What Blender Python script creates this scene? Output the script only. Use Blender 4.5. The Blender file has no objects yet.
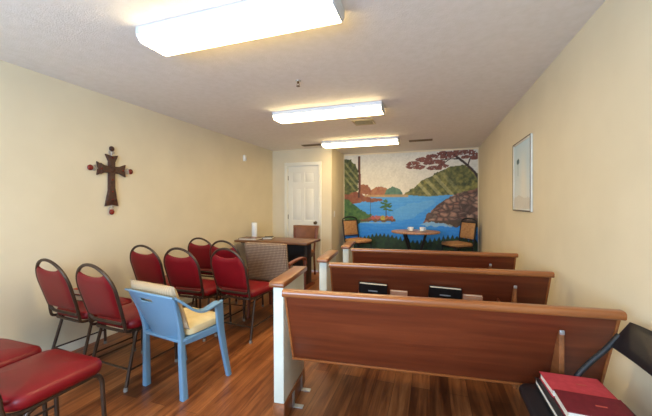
import bpy, bmesh, math, random
import numpy as np
from mathutils import Vector, Matrix, Euler

random.seed(7)
scene = bpy.context.scene
COL = scene.collection
PI = math.pi

# ------------------------------------------------------------------ colours
def lin(c):
    return tuple(((v/255)/12.92 if v/255 <= 0.04045 else (((v/255)+0.055)/1.055)**2.4) for v in c)
def lin4(c):
    return lin(c) + (1.0,)

# ------------------------------------------------------------------ materials
MATS = {}
def base_mat(name):
    m = bpy.data.materials.new(name); m.use_nodes = True
    nt = m.node_tree
    b = nt.nodes.get('Principled BSDF')
    return m, nt, b
def node(nt, typ, **kw):
    n = nt.nodes.new(typ)
    for k, v in kw.items():
        setattr(n, k, v)
    return n
def ramp(nt, stops):
    r = nt.nodes.new('ShaderNodeValToRGB')
    e = r.color_ramp.elements
    while len(e) > 1: e.remove(e[0])
    e[0].position = stops[0][0]; e[0].color = lin4(stops[0][1])
    for p, c in stops[1:]:
        x = e.new(p); x.color = lin4(c)
    return r
def coords(nt, scale=(1,1,1), rot=(0,0,0), kind='Object'):
    tc = nt.nodes.new('ShaderNodeTexCoord'); mp = nt.nodes.new('ShaderNodeMapping')
    mp.inputs['Scale'].default_value = scale; mp.inputs['Rotation'].default_value = rot
    nt.links.new(tc.outputs[kind], mp.inputs['Vector'])
    return mp
def add_bump(nt, b, src, strength, dist=0.01):
    bp = nt.nodes.new('ShaderNodeBump'); bp.inputs['Strength'].default_value = strength
    bp.inputs['Distance'].default_value = dist
    nt.links.new(src, bp.inputs['Height']); nt.links.new(bp.outputs['Normal'], b.inputs['Normal'])

def mat_noise(name, c1, c2, scale=8, rough=0.6, metal=0.0, bump=0.0, bscale=None, stretch=(1,1,1), coat=0.0, spec=0.5):
    """two tones mixed by noise"""
    m, nt, b = base_mat(name)
    mp = coords(nt, stretch)
    n = node(nt, 'ShaderNodeTexNoise'); n.inputs['Scale'].default_value = scale; n.inputs['Detail'].default_value = 5
    nt.links.new(mp.outputs[0], n.inputs['Vector'])
    r = ramp(nt, [(0.32, c1), (0.68, c2)])
    nt.links.new(n.outputs['Fac'], r.inputs['Fac']); nt.links.new(r.outputs['Color'], b.inputs['Base Color'])
    b.inputs['Roughness'].default_value = rough; b.inputs['Metallic'].default_value = metal
    b.inputs['Coat Weight'].default_value = coat
    b.inputs['Specular IOR Level'].default_value = spec
    if bump:
        n2 = node(nt, 'ShaderNodeTexNoise'); n2.inputs['Scale'].default_value = bscale or scale*6
        nt.links.new(mp.outputs[0], n2.inputs['Vector']); add_bump(nt, b, n2.outputs['Fac'], bump)
    MATS[name] = m
    return m

def mat_wood(name, dark, mid, light, axis='X', scale=1.0, rough=0.35, coat=0.15):
    m, nt, b = base_mat(name)
    s = {'X': (1.6, 34, 34), 'Y': (34, 1.6, 34), 'Z': (34, 34, 1.6)}[axis]
    mp = coords(nt, tuple(v*scale for v in s))
    n = node(nt, 'ShaderNodeTexNoise'); n.inputs['Scale'].default_value = 1.0; n.inputs['Detail'].default_value = 6
    n.inputs['Roughness'].default_value = 0.6; n.inputs['Distortion'].default_value = 0.4
    nt.links.new(mp.outputs[0], n.inputs['Vector'])
    mp2 = coords(nt, tuple(v*scale*0.16 for v in s))
    n2 = node(nt, 'ShaderNodeTexNoise'); n2.inputs['Scale'].default_value = 1.0; n2.inputs['Detail'].default_value = 3
    nt.links.new(mp2.outputs[0], n2.inputs['Vector'])
    mx = node(nt, 'ShaderNodeMath', operation='ADD'); mx.use_clamp = False
    h1 = node(nt, 'ShaderNodeMath', operation='MULTIPLY'); h1.inputs[1].default_value = 0.5
    h2 = node(nt, 'ShaderNodeMath', operation='MULTIPLY'); h2.inputs[1].default_value = 0.5
    nt.links.new(n.outputs['Fac'], h1.inputs[0]); nt.links.new(n2.outputs['Fac'], h2.inputs[0])
    nt.links.new(h1.outputs[0], mx.inputs[0]); nt.links.new(h2.outputs[0], mx.inputs[1])
    r = ramp(nt, [(0.34, dark), (0.5, mid), (0.66, light)])
    nt.links.new(mx.outputs[0], r.inputs['Fac']); nt.links.new(r.outputs['Color'], b.inputs['Base Color'])
    b.inputs['Roughness'].default_value = rough; b.inputs['Coat Weight'].default_value = coat
    b.inputs['Coat Roughness'].default_value = 0.25
    add_bump(nt, b, n.outputs['Fac'], 0.08, 0.004)
    MATS[name] = m
    return m

def mat_floor():
    m, nt, b = base_mat('plank_floor')
    mp = coords(nt, (1, 1, 1), (0, 0, PI/2))
    br = node(nt, 'ShaderNodeTexBrick')
    br.offset = 0.37; br.offset_frequency = 2
    br.inputs['Scale'].default_value = 1.0
    br.inputs['Brick Width'].default_value = 1.15; br.inputs['Row Height'].default_value = 0.125
    br.inputs['Mortar Size'].default_value = 0.0016; br.inputs['Mortar Smooth'].default_value = 0.2
    br.inputs['Color1'].default_value = (0.0, 0, 0, 1); br.inputs['Color2'].default_value = (1, 1, 1, 1)
    br.inputs['Mortar'].default_value = (0.0, 0.0, 0.0, 1)
    nt.links.new(mp.outputs[0], br.inputs['Vector'])
    mp2 = coords(nt, (26, 1.5, 1))
    n = node(nt, 'ShaderNodeTexNoise'); n.inputs['Scale'].default_value = 1.0; n.inputs['Detail'].default_value = 7
    n.inputs['Roughness'].default_value = 0.65; n.inputs['Distortion'].default_value = 0.7
    nt.links.new(mp2.outputs[0], n.inputs['Vector'])
    mp3 = coords(nt, (5.5, 1.6, 1))
    n3 = node(nt, 'ShaderNodeTexNoise'); n3.inputs['Scale'].default_value = 1.0; n3.inputs['Detail'].default_value = 3
    nt.links.new(mp3.outputs[0], n3.inputs['Vector'])
    def mul(s, k):
        q = node(nt, 'ShaderNodeMath', operation='MULTIPLY'); q.inputs[1].default_value = k
        nt.links.new(s, q.inputs[0]); return q.outputs[0]
    def add(a, c):
        q = node(nt, 'ShaderNodeMath', operation='ADD'); nt.links.new(a, q.inputs[0]); nt.links.new(c, q.inputs[1]); return q.outputs[0]
    f = add(add(mul(n.outputs['Fac'], 0.55), mul(n3.outputs['Fac'], 0.33)), mul(br.outputs['Color'], 0.14))
    r = ramp(nt, [(0.30, (62, 31, 15)), (0.44, (104, 56, 28)), (0.56, (146, 86, 46)), (0.72, (186, 122, 72))])
    nt.links.new(f, r.inputs['Fac'])
    mixm = node(nt, 'ShaderNodeMix', data_type='RGBA')
    mixm.inputs['B'].default_value = lin4((58, 30, 16))
    nt.links.new(mul(br.outputs['Fac'], 0.65), mixm.inputs['Factor'])
    nt.links.new(r.outputs['Color'], mixm.inputs['A'])
    nt.links.new(mixm.outputs['Result'], b.inputs['Base Color'])
    b.inputs['Roughness'].default_value = 0.32
    add_bump(nt, b, f, 0.1, 0.003)
    MATS['floor'] = m
    return m

def mat_attr(name, rough=0.75):
    m, nt, b = base_mat(name)
    a = node(nt, 'ShaderNodeAttribute'); a.attribute_name = 'paint'
    n = node(nt, 'ShaderNodeTexNoise'); n.inputs['Scale'].default_value = 60
    mp = coords(nt); nt.links.new(mp.outputs[0], n.inputs['Vector'])
    nt.links.new(a.outputs['Color'], b.inputs['Base Color'])
    b.inputs['Roughness'].default_value = rough
    add_bump(nt, b, n.outputs['Fac'], 0.08, 0.004)
    MATS[name] = m
    return m

def mat_emit(name, col, strength):
    m, nt, b = base_mat(name)
    mp = coords(nt, (60, 60, 60))
    v = node(nt, 'ShaderNodeTexVoronoi'); v.inputs['Scale'].default_value = 1.0
    nt.links.new(mp.outputs[0], v.inputs['Vector'])
    b.inputs['Base Color'].default_value = (0.9, 0.9, 0.88, 1)
    b.inputs['Emission Color'].default_value = col + (1,)
    b.inputs['Emission Strength'].default_value = strength
    add_bump(nt, b, v.outputs['Distance'], 0.1, 0.003)
    MATS[name] = m
    return m

def mat_weave(name, c1, c2, c3, sx=60, sz=60):
    """small diamond woven pattern"""
    m, nt, b = base_mat(name)
    mp = coords(nt, (sx, sx, sz))
    sep = node(nt, 'ShaderNodeSeparateXYZ'); nt.links.new(mp.outputs[0], sep.inputs[0])
    def op(o, a, bb=None, k=None):
        q = node(nt, 'ShaderNodeMath', operation=o)
        nt.links.new(a, q.inputs[0])
        if bb is not None: nt.links.new(bb, q.inputs[1])
        elif k is not None: q.inputs[1].default_value = k
        return q.outputs[0]
    xs = op('SINE', op('ADD', sep.outputs['X'], sep.outputs['Z'])); ys = op('SINE', op('SUBTRACT', sep.outputs['X'], sep.outputs['Z']))
    p = op('MULTIPLY', xs, ys)
    p = op('ADD', op('MULTIPLY', p, k=0.5), k=0.5)
    n = node(nt, 'ShaderNodeTexNoise'); n.inputs['Scale'].default_value = 0.4; nt.links.new(mp.outputs[0], n.inputs['Vector'])
    p2 = op('ADD', op('MULTIPLY', p, k=0.8), op('MULTIPLY', n.outputs['Fac'], k=0.2))
    r = ramp(nt, [(0.2, c1), (0.5, c2), (0.85, c3)])
    nt.links.new(p2, r.inputs['Fac']); nt.links.new(r.outputs['Color'], b.inputs['Base Color'])
    b.inputs['Roughness'].default_value = 0.9
    add_bump(nt, b, p2, 0.15, 0.003)
    MATS[name] = m
    return m

def mat_stripes(name, c1, c2, axis, freq, rough=0.9):
    m, nt, b = base_mat(name)
    mp = coords(nt, (1, 1, 1))
    w = node(nt, 'ShaderNodeTexWave', wave_type='BANDS', bands_direction=axis)
    w.inputs['Scale'].default_value = freq; w.inputs['Distortion'].default_value = 0.3
    nt.links.new(mp.outputs[0], w.inputs['Vector'])
    r = ramp(nt, [(0.3, c1), (0.7, c2)])
    nt.links.new(w.outputs['Fac'], r.inputs['Fac']); nt.links.new(r.outputs['Color'], b.inputs['Base Color'])
    b.inputs['Roughness'].default_value = rough
    MATS[name] = m
    return m

M_FLOOR = mat_floor()
M_WALL = mat_noise('wall_paint', (219, 206, 175), (225, 212, 181), 2.5, 0.72, bump=0.06, bscale=140)
M_CEIL = mat_noise('ceiling_texture', (233, 228, 218), (239, 234, 226), 20, 0.9, bump=0.22, bscale=110)
M_TRIM = mat_noise('white_trim_paint', (226, 222, 204), (233, 229, 212), 3, 0.4)
M_DOOR = mat_noise('white_door_paint', (228, 224, 208), (234, 230, 215), 2, 0.42)
M_REDVINYL = mat_noise('red_vinyl', (112, 9, 18), (128, 13, 23), 5, 0.4, bump=0.06, bscale=220, spec=0.38)
M_BRONZE = mat_noise('bronze_tube', (62, 46, 36), (80, 62, 48), 12, 0.4, metal=0.45)
M_GLIDE = mat_noise('nylon_glide', (120, 113, 104), (138, 130, 120), 10, 0.5)
M_PEW = mat_wood('pew_stain', (84, 35, 18), (106, 48, 25), (126, 61, 33), 'X', 1.0, 0.36)
M_PEWRAIL = mat_wood('pew_rail_wood', (122, 66, 30), (146, 85, 42), (168, 106, 56), 'X', 1.2, 0.28, 0.3)
M_PEWCAP = mat_wood('pew_cap_wood', (112, 66, 36), (136, 82, 46), (158, 100, 58), 'Y', 1.2, 0.3, 0.2)
M_PEWWHITE = mat_noise('pew_end_paint', (206, 208, 192), (218, 219, 204), 6, 0.5)
M_METAL = mat_noise('zinc_bracket', (170, 172, 176), (196, 198, 200), 20, 0.35, metal=0.7)
M_BLUE = mat_noise('blue_plastic', (104, 140, 166), (112, 148, 174), 4, 0.36)
M_CREAM = mat_noise('cream_cushion', (214, 192, 142), (226, 205, 158), 14, 0.95, bump=0.15, bscale=160)
M_TAN = mat_stripes('tan_ticking', (170, 146, 116), (184, 160, 128), 'X', 16)
M_DESK = mat_wood('desk_laminate', (92, 58, 34), (116, 76, 46), (138, 94, 58), 'X', 0.8, 0.4)
M_DARK = mat_noise('dark_brown_metal', (38, 30, 26), (50, 40, 34), 8, 0.5)
M_BLACK = mat_noise('black_paint', (14, 14, 15), (22, 22, 24), 10, 0.6)
M_BLACKVINYL = mat_noise('black_vinyl', (15, 15, 18), (24, 24, 27), 12, 0.45, bump=0.1, bscale=200)
M_BROWNVINYL = mat_noise('brown_vinyl', (118, 72, 42), (140, 88, 54), 8, 0.5)
M_REDWOOD = mat_wood('red_brown_wood', (96, 44, 20), (124, 60, 30), (148, 78, 42), 'Y', 1.0, 0.35)
M_LEGWOOD = mat_wood('leg_wood', (86, 40, 22), (110, 54, 30), (132, 70, 40), 'Z', 1.0, 0.4)
M_WEAVE = mat_weave('woven_upholstery', (84, 60, 46), (118, 90, 70), (176, 152, 122), 190, 170)
M_TANVINYL = mat_noise('tan_upholstery', (158, 112, 68), (184, 138, 90), 26, 0.75, bump=0.1, bscale=120)
M_TILE = mat_noise('mosaic_top', (140, 92, 66), (200, 156, 118), 30, 0.4)
M_WHITE = mat_noise('white_plastic', (228, 226, 216), (238, 236, 228), 6, 0.4)
M_CHINA = mat_noise('white_china', (232, 234, 232), (240, 242, 240), 5, 0.2)
M_PAPER = mat_stripes('page_block', (206, 198, 180), (232, 226, 210), 'Z', 160)
M_HOUSING = mat_noise('fixture_enamel', (206, 212, 220), (216, 222, 230), 6, 0.45)
M_DIFF = mat_emit('acrylic_diffuser', (1.0, 0.755, 0.38), 9.6)
M_VENT = mat_noise('vent_paint', (186, 170, 130), (198, 182, 142), 6, 0.5)
M_VENTDARK = mat_noise('vent_dark', (66, 50, 34), (84, 66, 46), 10, 0.7)
M_SLOT = mat_noise('brown_vent_paint', (116, 94, 64), (134, 110, 76), 10, 0.6)
M_CROSS = mat_noise('carved_dark_wood', (52, 27, 18), (84, 46, 28), 30, 0.5, bump=0.5, bscale=60)
M_CROSSIN = mat_noise('carved_inlay_wood', (52, 29, 19), (84, 49, 31), 40, 0.5, bump=0.5, bscale=80)
M_GEM = mat_noise('red_bead', (104, 26, 20), (136, 44, 32), 30, 0.25)
M_SILVER = mat_noise('pewter_filigree', (170, 160, 150), (200, 190, 178), 40, 0.4, metal=0.4)
M_FRAME = mat_noise('pale_picture_frame', (206, 206, 196), (220, 220, 210), 10, 0.4)
M_FRAMEDARK = mat_noise('dark_picture_edge', (84, 66, 44), (108, 86, 58), 10, 0.5)
M_BRASS = mat_noise('aged_brass', (92, 74, 44), (120, 98, 60), 12, 0.35, metal=0.8)
M_BOOKRED = mat_noise('red_book_cloth', (178, 54, 62), (194, 66, 74), 40, 0.6, bump=0.1, bscale=300)
M_BOOKMAROON = mat_noise('maroon_book_cloth', (98, 14, 26), (114, 20, 34), 40, 0.6, bump=0.1, bscale=300)
M_BOOKBLACK = mat_noise('black_book_cloth', (16, 16, 18), (28, 28, 30), 40, 0.45)
M_BOOKORANGE = mat_noise('orange_red_cover', (170, 62, 40), (188, 78, 52), 30, 0.5)
M_BOOKTAN = mat_noise('pinkish_tan_cover', (206, 150, 118), (220, 166, 134), 30, 0.6)
M_GOLD = mat_noise('faded_gilt', (172, 70, 58), (184, 82, 66), 30, 0.4)
M_SILVERSTAMP = mat_noise('silver_stamp', (150, 160, 170), (180, 188, 196), 30, 0.4)
M_MURAL = mat_attr('mural_paint', 0.6)
M_CANVAS = mat_attr('canvas_paint', 0.6)
M_GLASS_SKY = mat_noise('outside_haze', (180, 205, 235), (195, 215, 240), 2, 0.6)

# ------------------------------------------------------------------ mesh builder
class MB:
    def __init__(s): s.bm = bmesh.new()
    def _merge(s, t, mtx=None):
        if mtx is not None: bmesh.ops.transform(t, matrix=mtx, verts=t.verts)
        bmesh.ops.recalc_face_normals(t, faces=t.faces)
        me = bpy.data.meshes.new('tmp'); t.to_mesh(me); t.free()
        s.bm.from_mesh(me); bpy.data.meshes.remove(me)
        return s
    def box(s, c, size, rot=(0,0,0), bevel=0.0, seg=2):
        t = bmesh.new(); bmesh.ops.create_cube(t, size=1.0)
        bmesh.ops.scale(t, vec=size, verts=t.verts)
        if bevel: bmesh.ops.bevel(t, geom=t.edges[:], offset=bevel, segments=seg, affect='EDGES', profile=0.5)
        return s._merge(t, Matrix.Translation(c) @ Euler(rot).to_matrix().to_4x4())
    def prism(s, pts, plane, a0, a1, bevel=0.0, seg=2):
        """2-D outline extruded along the remaining axis; plane 'xy','xz','yz'"""
        t = bmesh.new()
        def P(u, v, w):
            return {'xy': (u, v, w), 'xz': (u, w, v), 'yz': (w, u, v)}[plane]
        lo = [t.verts.new(P(u, v, a0)) for u, v in pts]; hi = [t.verts.new(P(u, v, a1)) for u, v in pts]
        n = len(pts)
        t.faces.new(lo); t.faces.new(hi[::-1])
        for i in range(n): t.faces.new((lo[i], lo[(i+1) % n], hi[(i+1) % n], hi[i]))
        bmesh.ops.recalc_face_normals(t, faces=t.faces)
        if bevel: bmesh.ops.bevel(t, geom=t.edges[:], offset=bevel, segments=seg, affect='EDGES', profile=0.5)
        return s._merge(t)
    def sweep(s, pts, prof, closed=False, up=Vector((0,0,1)), smooth=0):
        """prof: function(i, frac) -> list of (side, up) offsets"""
        P = [Vector(p) for p in pts]
        if smooth: P = catmull(P, smooth, closed)
        n = len(P); t = bmesh.new(); rings = []
        prev_u = None
        for i in range(n):
            if closed: d = P[(i+1) % n] - P[i-1]
            else: d = P[min(i+1, n-1)] - P[max(i-1, 0)]
            d.normalize()
            if prev_u is None:
                u = Vector(up)
                if abs(u.dot(d)) > 0.95: u = Vector((0, 1, 0))
            else: u = prev_u
            u = (u - d*u.dot(d)).normalized(); prev_u = u
            sd = d.cross(u)
            rings.append([t.verts.new(P[i] + sd*a + u*b) for a, b in prof(i, i/max(1, n-1))])
        k = len(rings[0])
        for i in range(n if closed else n-1):
            A, B = rings[i], rings[(i+1) % n]
            for j in range(k): t.faces.new((A[j], A[(j+1) % k], B[(j+1) % k], B[j]))
        if not closed:
            t.faces.new(rings[0][::-1]); t.faces.new(rings[-1])
        return s._merge(t)
    def tube(s, pts, r, closed=False, seg=10, smooth=0, r1=None, flat=1.0):
        def prof(i, f):
            rr = r if r1 is None else r + (r1-r)*f
            return [(rr*math.cos(2*PI*k/seg), rr*flat*math.sin(2*PI*k/seg)) for k in range(seg)]
        return s.sweep(pts, prof, closed, smooth=smooth)
    def bar(s, pts, w0, h0, w1=None, h1=None, up=(0,0,1), smooth=0, closed=False):
        """rounded rectangular bar along a path"""
        w1 = w0 if w1 is None else w1; h1 = h0 if h1 is None else h1
        def prof(i, f):
            w = (w0+(w1-w0)*f)/2; h = (h0+(h1-h0)*f)/2
            o = []
            for k in range(16):
                a = 2*PI*(k+0.5)/16
                c, q = math.cos(a), math.sin(a)
                e = 0.35
                o.append((w*math.copysign(abs(c)**e, c), h*math.copysign(abs(q)**e, q)))
            return o
        return s.sweep(pts, prof, closed, up=Vector(up), smooth=smooth)
    def lathe(s, prof, c=(0,0,0), seg=28):
        t = bmesh.new(); rings = []
        for r, z in prof:
            if r < 1e-5: rings.append([t.verts.new((c[0], c[1], c[2]+z))])
            else: rings.append([t.verts.new((c[0]+r*math.cos(2*PI*k/seg), c[1]+r*math.sin(2*PI*k/seg), c[2]+z)) for k in range(seg)])
        for A, B in zip(rings, rings[1:]):
            for k in range(seg):
                a = [A[0]] if len(A) == 1 else [A[k], A[(k+1) % seg]]
                b = [B[0]] if len(B) == 1 else [B[(k+1) % seg], B[k]]
                if len(a)+len(b) >= 3: t.faces.new(a+b)
        if len(rings[0]) > 1: t.faces.new(rings[0][::-1])
        if len(rings[-1]) > 1: t.faces.new(rings[-1])
        return s._merge(t)
    def ball(s, c, r, scale=(1,1,1)):
        t = bmesh.new(); bmesh.ops.create_icosphere(t, subdivisions=2, radius=r)
        return s._merge(t, Matrix.Translation(c) @ Matrix.Diagonal((*scale, 1)))
    def cushion(s, w, d, h, rc, dome, c=(0,0,0), rot=(0,0,0), taper=0.0, edge=None):
        """upholstered pad: rounded plan, bulged edge, domed top; base at z=0"""
        edge = edge or h*0.3
        t = bmesh.new(); rings = []
        lev = [(edge*0.9, 0), (edge*0.25, h*0.08), (0, h*0.35), (0, h*0.6), (edge*0.3, h*0.86), (edge, h*0.99)]
        m = min(w, d)/2
        for q in (0.35, 0.6, 0.8): lev.append((edge+(m-edge)*q, h + dome*(1-(1-q)**2.2)))
        for ins, z in lev: rings.append([t.verts.new((x, y, z)) for x, y in rrect(w-2*ins, d-2*ins, max(rc-ins, 0.004), taper)])
        n = len(rings[0])
        for A, B in zip(rings, rings[1:]):
            for k in range(n): t.faces.new((A[k], A[(k+1) % n], B[(k+1) % n], B[k]))
        t.faces.new(rings[0][::-1]); t.faces.new(rings[-1])
        return s._merge(t, Matrix.Translation(c) @ Euler(rot).to_matrix().to_4x4())
    def pillow(s, w, h, th, mtx, n=18):
        """soft closed pillow in local x,z plane, thick along y"""
        t = bmesh.new(); F = {}
        for side in (1, -1):
            for i in range(n+1):
                for j in range(n+1):
                    u, v = -1+2*i/n, -1+2*j/n
                    e = (1-u**4)*(1-v**4)
                    onb = i in (0, n) or j in (0, n)
                    if onb and side == -1: F[(side, i, j)] = F[(1, i, j)]; continue
                    pin = 1 - 0.05*(1-abs(u)**2)*abs(v)**3
                    pin2 = 1 - 0.05*(1-abs(v)**2)*abs(u)**3
                    y = side*th/2*(max(e, 0)**0.45)
                    F[(side, i, j)] = t.verts.new((u*w/2*pin2, y, v*h/2*pin))
        for side in (1, -1):
            for i in range(n):
                for j in range(n):
                    q = [F[(side, i, j)], F[(side, i+1, j)], F[(side, i+1, j+1)], F[(side, i, j+1)]]
                    if side == 1: q.reverse()
                    if len(set(q)) >= 3: t.faces.new(q)
        return s._merge(t, mtx)
    def sheet(s, fn, nu, nv, th_fn, hole=None):
        """double-sided closed sheet: fn(u,v)->(front point, normal); th_fn(u,v) half thickness"""
        t = bmesh.new(); A = {}; B = {}
        for i in range(nu+1):
            for j in range(nv+1):
                u, v = i/nu, j/nv
                p, nn = fn(u, v); p = Vector(p); nn = Vector(nn)
                h = th_fn(u, v)
                A[i, j] = t.verts.new(p+nn*h); B[i, j] = t.verts.new(p-nn*h)
        keep = lambda i, j: 0 <= i < nu and 0 <= j < nv and not (hole and hole((i+0.5)/nu, (j+0.5)/nv))
        for i in range(nu):
            for j in range(nv):
                if not keep(i, j): continue
                t.faces.new((A[i, j], A[i+1, j], A[i+1, j+1], A[i, j+1]))
                t.faces.new((B[i, j], B[i, j+1], B[i+1, j+1], B[i+1, j]))
                for (di, dj, p, q) in ((-1, 0, (i, j), (i, j+1)), (1, 0, (i+1, j), (i+1, j+1)), (0, -1, (i, j), (i+1, j)), (0, 1, (i, j+1), (i+1, j+1))):
                    if not keep(i+di, j+dj): t.faces.new((A[p], A[q], B[q], B[p]))
        for v in [v for v in t.verts if not v.link_faces]: t.verts.remove(v)
        return s._merge(t)
    def build(s, name, mat, parent=None, loc=None, rot=None, angle=38):
        me = bpy.data.meshes.new(name); s.bm.to_mesh(me); s.bm.free()
        me.materials.append(mat)
        for p in me.polygons: p.use_smooth = True
        me.set_sharp_from_angle(angle=math.radians(angle))
        o = bpy.data.objects.new(name, me); COL.objects.link(o)
        if parent: o.parent = parent
        if loc is not None: o.location = loc
        if rot is not None: o.rotation_euler = rot
        return o

def rrect(w, d, r, taper=0.0, n=6):
    r = min(r, w/2-1e-4, d/2-1e-4); o = []
    for cx, cy, a0 in ((w/2-r, d/2-r, 0), (-w/2+r, d/2-r, PI/2), (-w/2+r, -d/2+r, PI), (w/2-r, -d/2+r, 1.5*PI)):
        for k in range(n+1):
            a = a0 + k/n*PI/2
            x, y = cx+r*math.cos(a), cy+r*math.sin(a)
            o.append((x*(1+taper*(y/d)), y))
    return o
def catmull(P, k, closed=False):
    n = len(P); out = []
    for i in range(n if closed else n-1):
        if closed: a, b, c, d = P[i-1], P[i], P[(i+1) % n], P[(i+2) % n]
        else: a, b, c, d = P[max(i-1, 0)], P[i], P[i+1], P[min(i+2, n-1)]
        for j in range(k):
            t = j/k
            out.append(0.5*((2*b)+(c-a)*t+(2*a-5*b+4*c-d)*t*t+(3*b-a-3*c+d)*t**3))
    if not closed: out.append(P[-1].copy())
    return out

def tag(o, label=None, cat=None, group=None, kind=None):
    if label: o['label'] = label
    if cat: o['category'] = cat
    if group: o['group'] = group
    if kind: o['kind'] = kind
    return o
def thing(name, label, cat, loc=(0,0,0), rz=0.0, group=None):
    o = bpy.data.objects.new(name, None); COL.objects.link(o)
    o.empty_display_size = 0.1
    o.location = loc; o.rotation_euler = (0, 0, rz)
    return tag(o, label, cat, group)
def struct(o, label, cat='structure'):
    return tag(o, label, cat, kind='structure')
def dup(root, loc, rz, label):
    r = root.copy(); COL.objects.link(r); r.location = loc; r.rotation_euler = (0, 0, rz); r['label'] = label
    for ch in list(root.children):
        c = ch.copy(); COL.objects.link(c); c.parent = r
        for g in list(ch.children):
            d = g.copy(); COL.objects.link(d); d.parent = c
    return r

# ------------------------------------------------------------------ camera
H = 1.31
cam = bpy.data.cameras.new('camera'); co = bpy.data.objects.new('camera', cam); COL.objects.link(co)
co.location = (0, 0, H); co.rotation_euler = (PI/2, 0, math.atan(104/310))
cam.sensor_width = 36; cam.lens = 310/652*36; cam.shift_y = -4.3/652; cam.clip_start = 0.02
scene.camera = co

# ------------------------------------------------------------------ room shell
XL, XR = -3.03, 0.876
YB, YD, YM = -1.7, 5.62, 6.5      # rear wall, door wall, mural wall
XA = -1.775                        # alcove side
ZC = 2.38
T = 0.1
struct(MB().box(((XL+XR)/2, (YB+YM)/2, -0.05), (XR-XL+0.4, YM-YB+0.4, 0.1)).build('floor', M_FLOOR), 'reddish brown wood plank floor running away from the viewer', 'floor')
struct(MB().box(((XL+XR)/2, (YB+YM)/2, ZC+0.05), (XR-XL+0.4, YM-YB+0.4, 0.1)).build('ceiling', M_CEIL), 'off-white textured ceiling', 'ceiling')
struct(MB().box((XL-T/2, (YB+YD)/2, ZC/2), (T, YD-YB, ZC)).build('wall_left', M_WALL), 'long cream yellow wall with the cross', 'wall')
struct(MB().box((XR+T/2, (YB+YM)/2, ZC/2), (T, YM-YB, ZC)).build('wall_right', M_WALL), 'cream yellow wall beside the pews', 'wall')
# door wall with an opening
DX0, DX1, DZ = -2.70, -2.03, 2.06
w = MB()
w.box(((XL-T+DX0)/2, YD+T/2, ZC/2), (DX0-XL+T, T, ZC))
w.box(((DX1+XA)/2, YD+T/2, ZC/2), (XA-DX1, T, ZC))
w.box(((DX0+DX1)/2, YD+T/2, (DZ+ZC)/2), (DX1-DX0, T, ZC-DZ))
struct(w.build('wall_front', M_WALL), 'short cream yellow wall holding the white door', 'wall')
struct(MB().box((XA-T/2, (YD+T+YM+T)/2, ZC/2), (T, YM-YD, ZC)).build('wall_alcove', M_WALL), 'cream side wall of the mural recess with light switch', 'wall')
struct(MB().box(((XA+XR)/2, YM+T/2, ZC/2), (XR-XA, T, ZC)).build('wall_mural', M_WALL), 'end wall painted with the lake mural', 'wall')
# rear wall with window opening (behind the viewer)
WX0, WX1, WZ0, WZ1 = -2.3, 0.1, 0.75, 2.1
w = MB()
w.box(((XL-T+WX0)/2, YB-T/2, ZC/2), (WX0-XL+T, T, ZC)); w.box(((WX1+XR+T)/2, YB-T/2, ZC/2), (XR+T-WX1, T, ZC))
w.box(((WX0+WX1)/2, YB-T/2, WZ0/2), (WX1-WX0, T, WZ0)); w.box(((WX0+WX1)/2, YB-T/2, (WZ1+ZC)/2), (WX1-WX0, T, ZC-WZ1))
struct(w.build('wall_rear', M_WALL), 'cream wall with window behind the viewer', 'wall')
w = MB()
for x in (WX0+0.03, (WX0+WX1)/2, WX1-0.03): w.box((x, YB-0.05, (WZ0+WZ1)/2), (0.05, 0.06, WZ1-WZ0-0.002))
for z in (WZ0+0.03, WZ1-0.03): w.box(((WX0+WX1)/2, YB-0.05, z), (WX1-WX0-0.002, 0.06, 0.05))
struct(w.build('window_1', M_TRIM), 'white framed window behind the viewer', 'window')

# baseboards
def baseboard(name, p0, p1, nrm, label):
    a, b = Vector(p0), Vector(p1); d = (b-a); n = Vector(nrm)
    L = d.length; d.normalize()
    m = MB()
    prof = [(0, 0), (0.014, 0), (0.014, 0.065), (0.009, 0.08), (0, 0.085)]
    t = bmesh.new()
    A = [t.verts.new((a.x+n.x*u, a.y+n.y*u, z)) for u, z in prof]; B = [t.verts.new((b.x+n.x*u, b.y+n.y*u, z)) for u, z in prof]
    t.faces.new(A); t.faces.new(B[::-1])
    for i in range(5): t.faces.new((A[i], A[(i+1) % 5], B[(i+1) % 5], B[i]))
    m._merge(t)
    return struct(m.build(name, M_TRIM), label, 'baseboard')
baseboard('baseboard_left', (XL, YB, 0), (XL, YD, 0), (1, 0, 0), 'white baseboard along the left wall')
baseboard('baseboard_right', (XR, YB, 0), (XR, YM, 0), (-1, 0, 0), 'white baseboard along the right wall')
baseboard('baseboard_front', (DX1+0.07, YD, 0), (XA, YD, 0), (0, -1, 0), 'white baseboard right of the door')
baseboard('baseboard_alcove', (XA, YD, 0), (XA, YM, 0), (1, 0, 0), 'white baseboard in the mural recess')

# door
w = MB()
cw = 0.065
w.box((DX0-cw/2+0.008, YD-0.008, (DZ+cw)/2), (cw, 0.018, DZ+cw), bevel=0.004)
w.box((DX1+cw/2-0.008, YD-0.008, (DZ+cw)/2), (cw, 0.018, DZ+cw), bevel=0.004)
w.box(((DX0+DX1)/2, YD-0.0085, DZ+cw/2-0.004), (DX1-DX0+2*cw-0.02, 0.02, cw), bevel=0.004)
w.box((DX0+0.006, YD+0.045, DZ/2), (0.012, 0.088, DZ)); w.box((DX1-0.006, YD+0.045, DZ/2), (0.012, 0.088, DZ))
w.box(((DX0+DX1)/2, YD+0.045, DZ-0.006), (DX1-DX0, 0.088, 0.012))
struct(w.build('trim_1', M_TRIM), 'white casing around the door', 'door frame')
dw = DX1-DX0-0.03
dcx = (DX0+DX1)/2
d = MB()
y0 = YD+0.012
dz0, dz1 = 0.012, DZ-0.016
st = 0.095*dw/0.76*1.05
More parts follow.
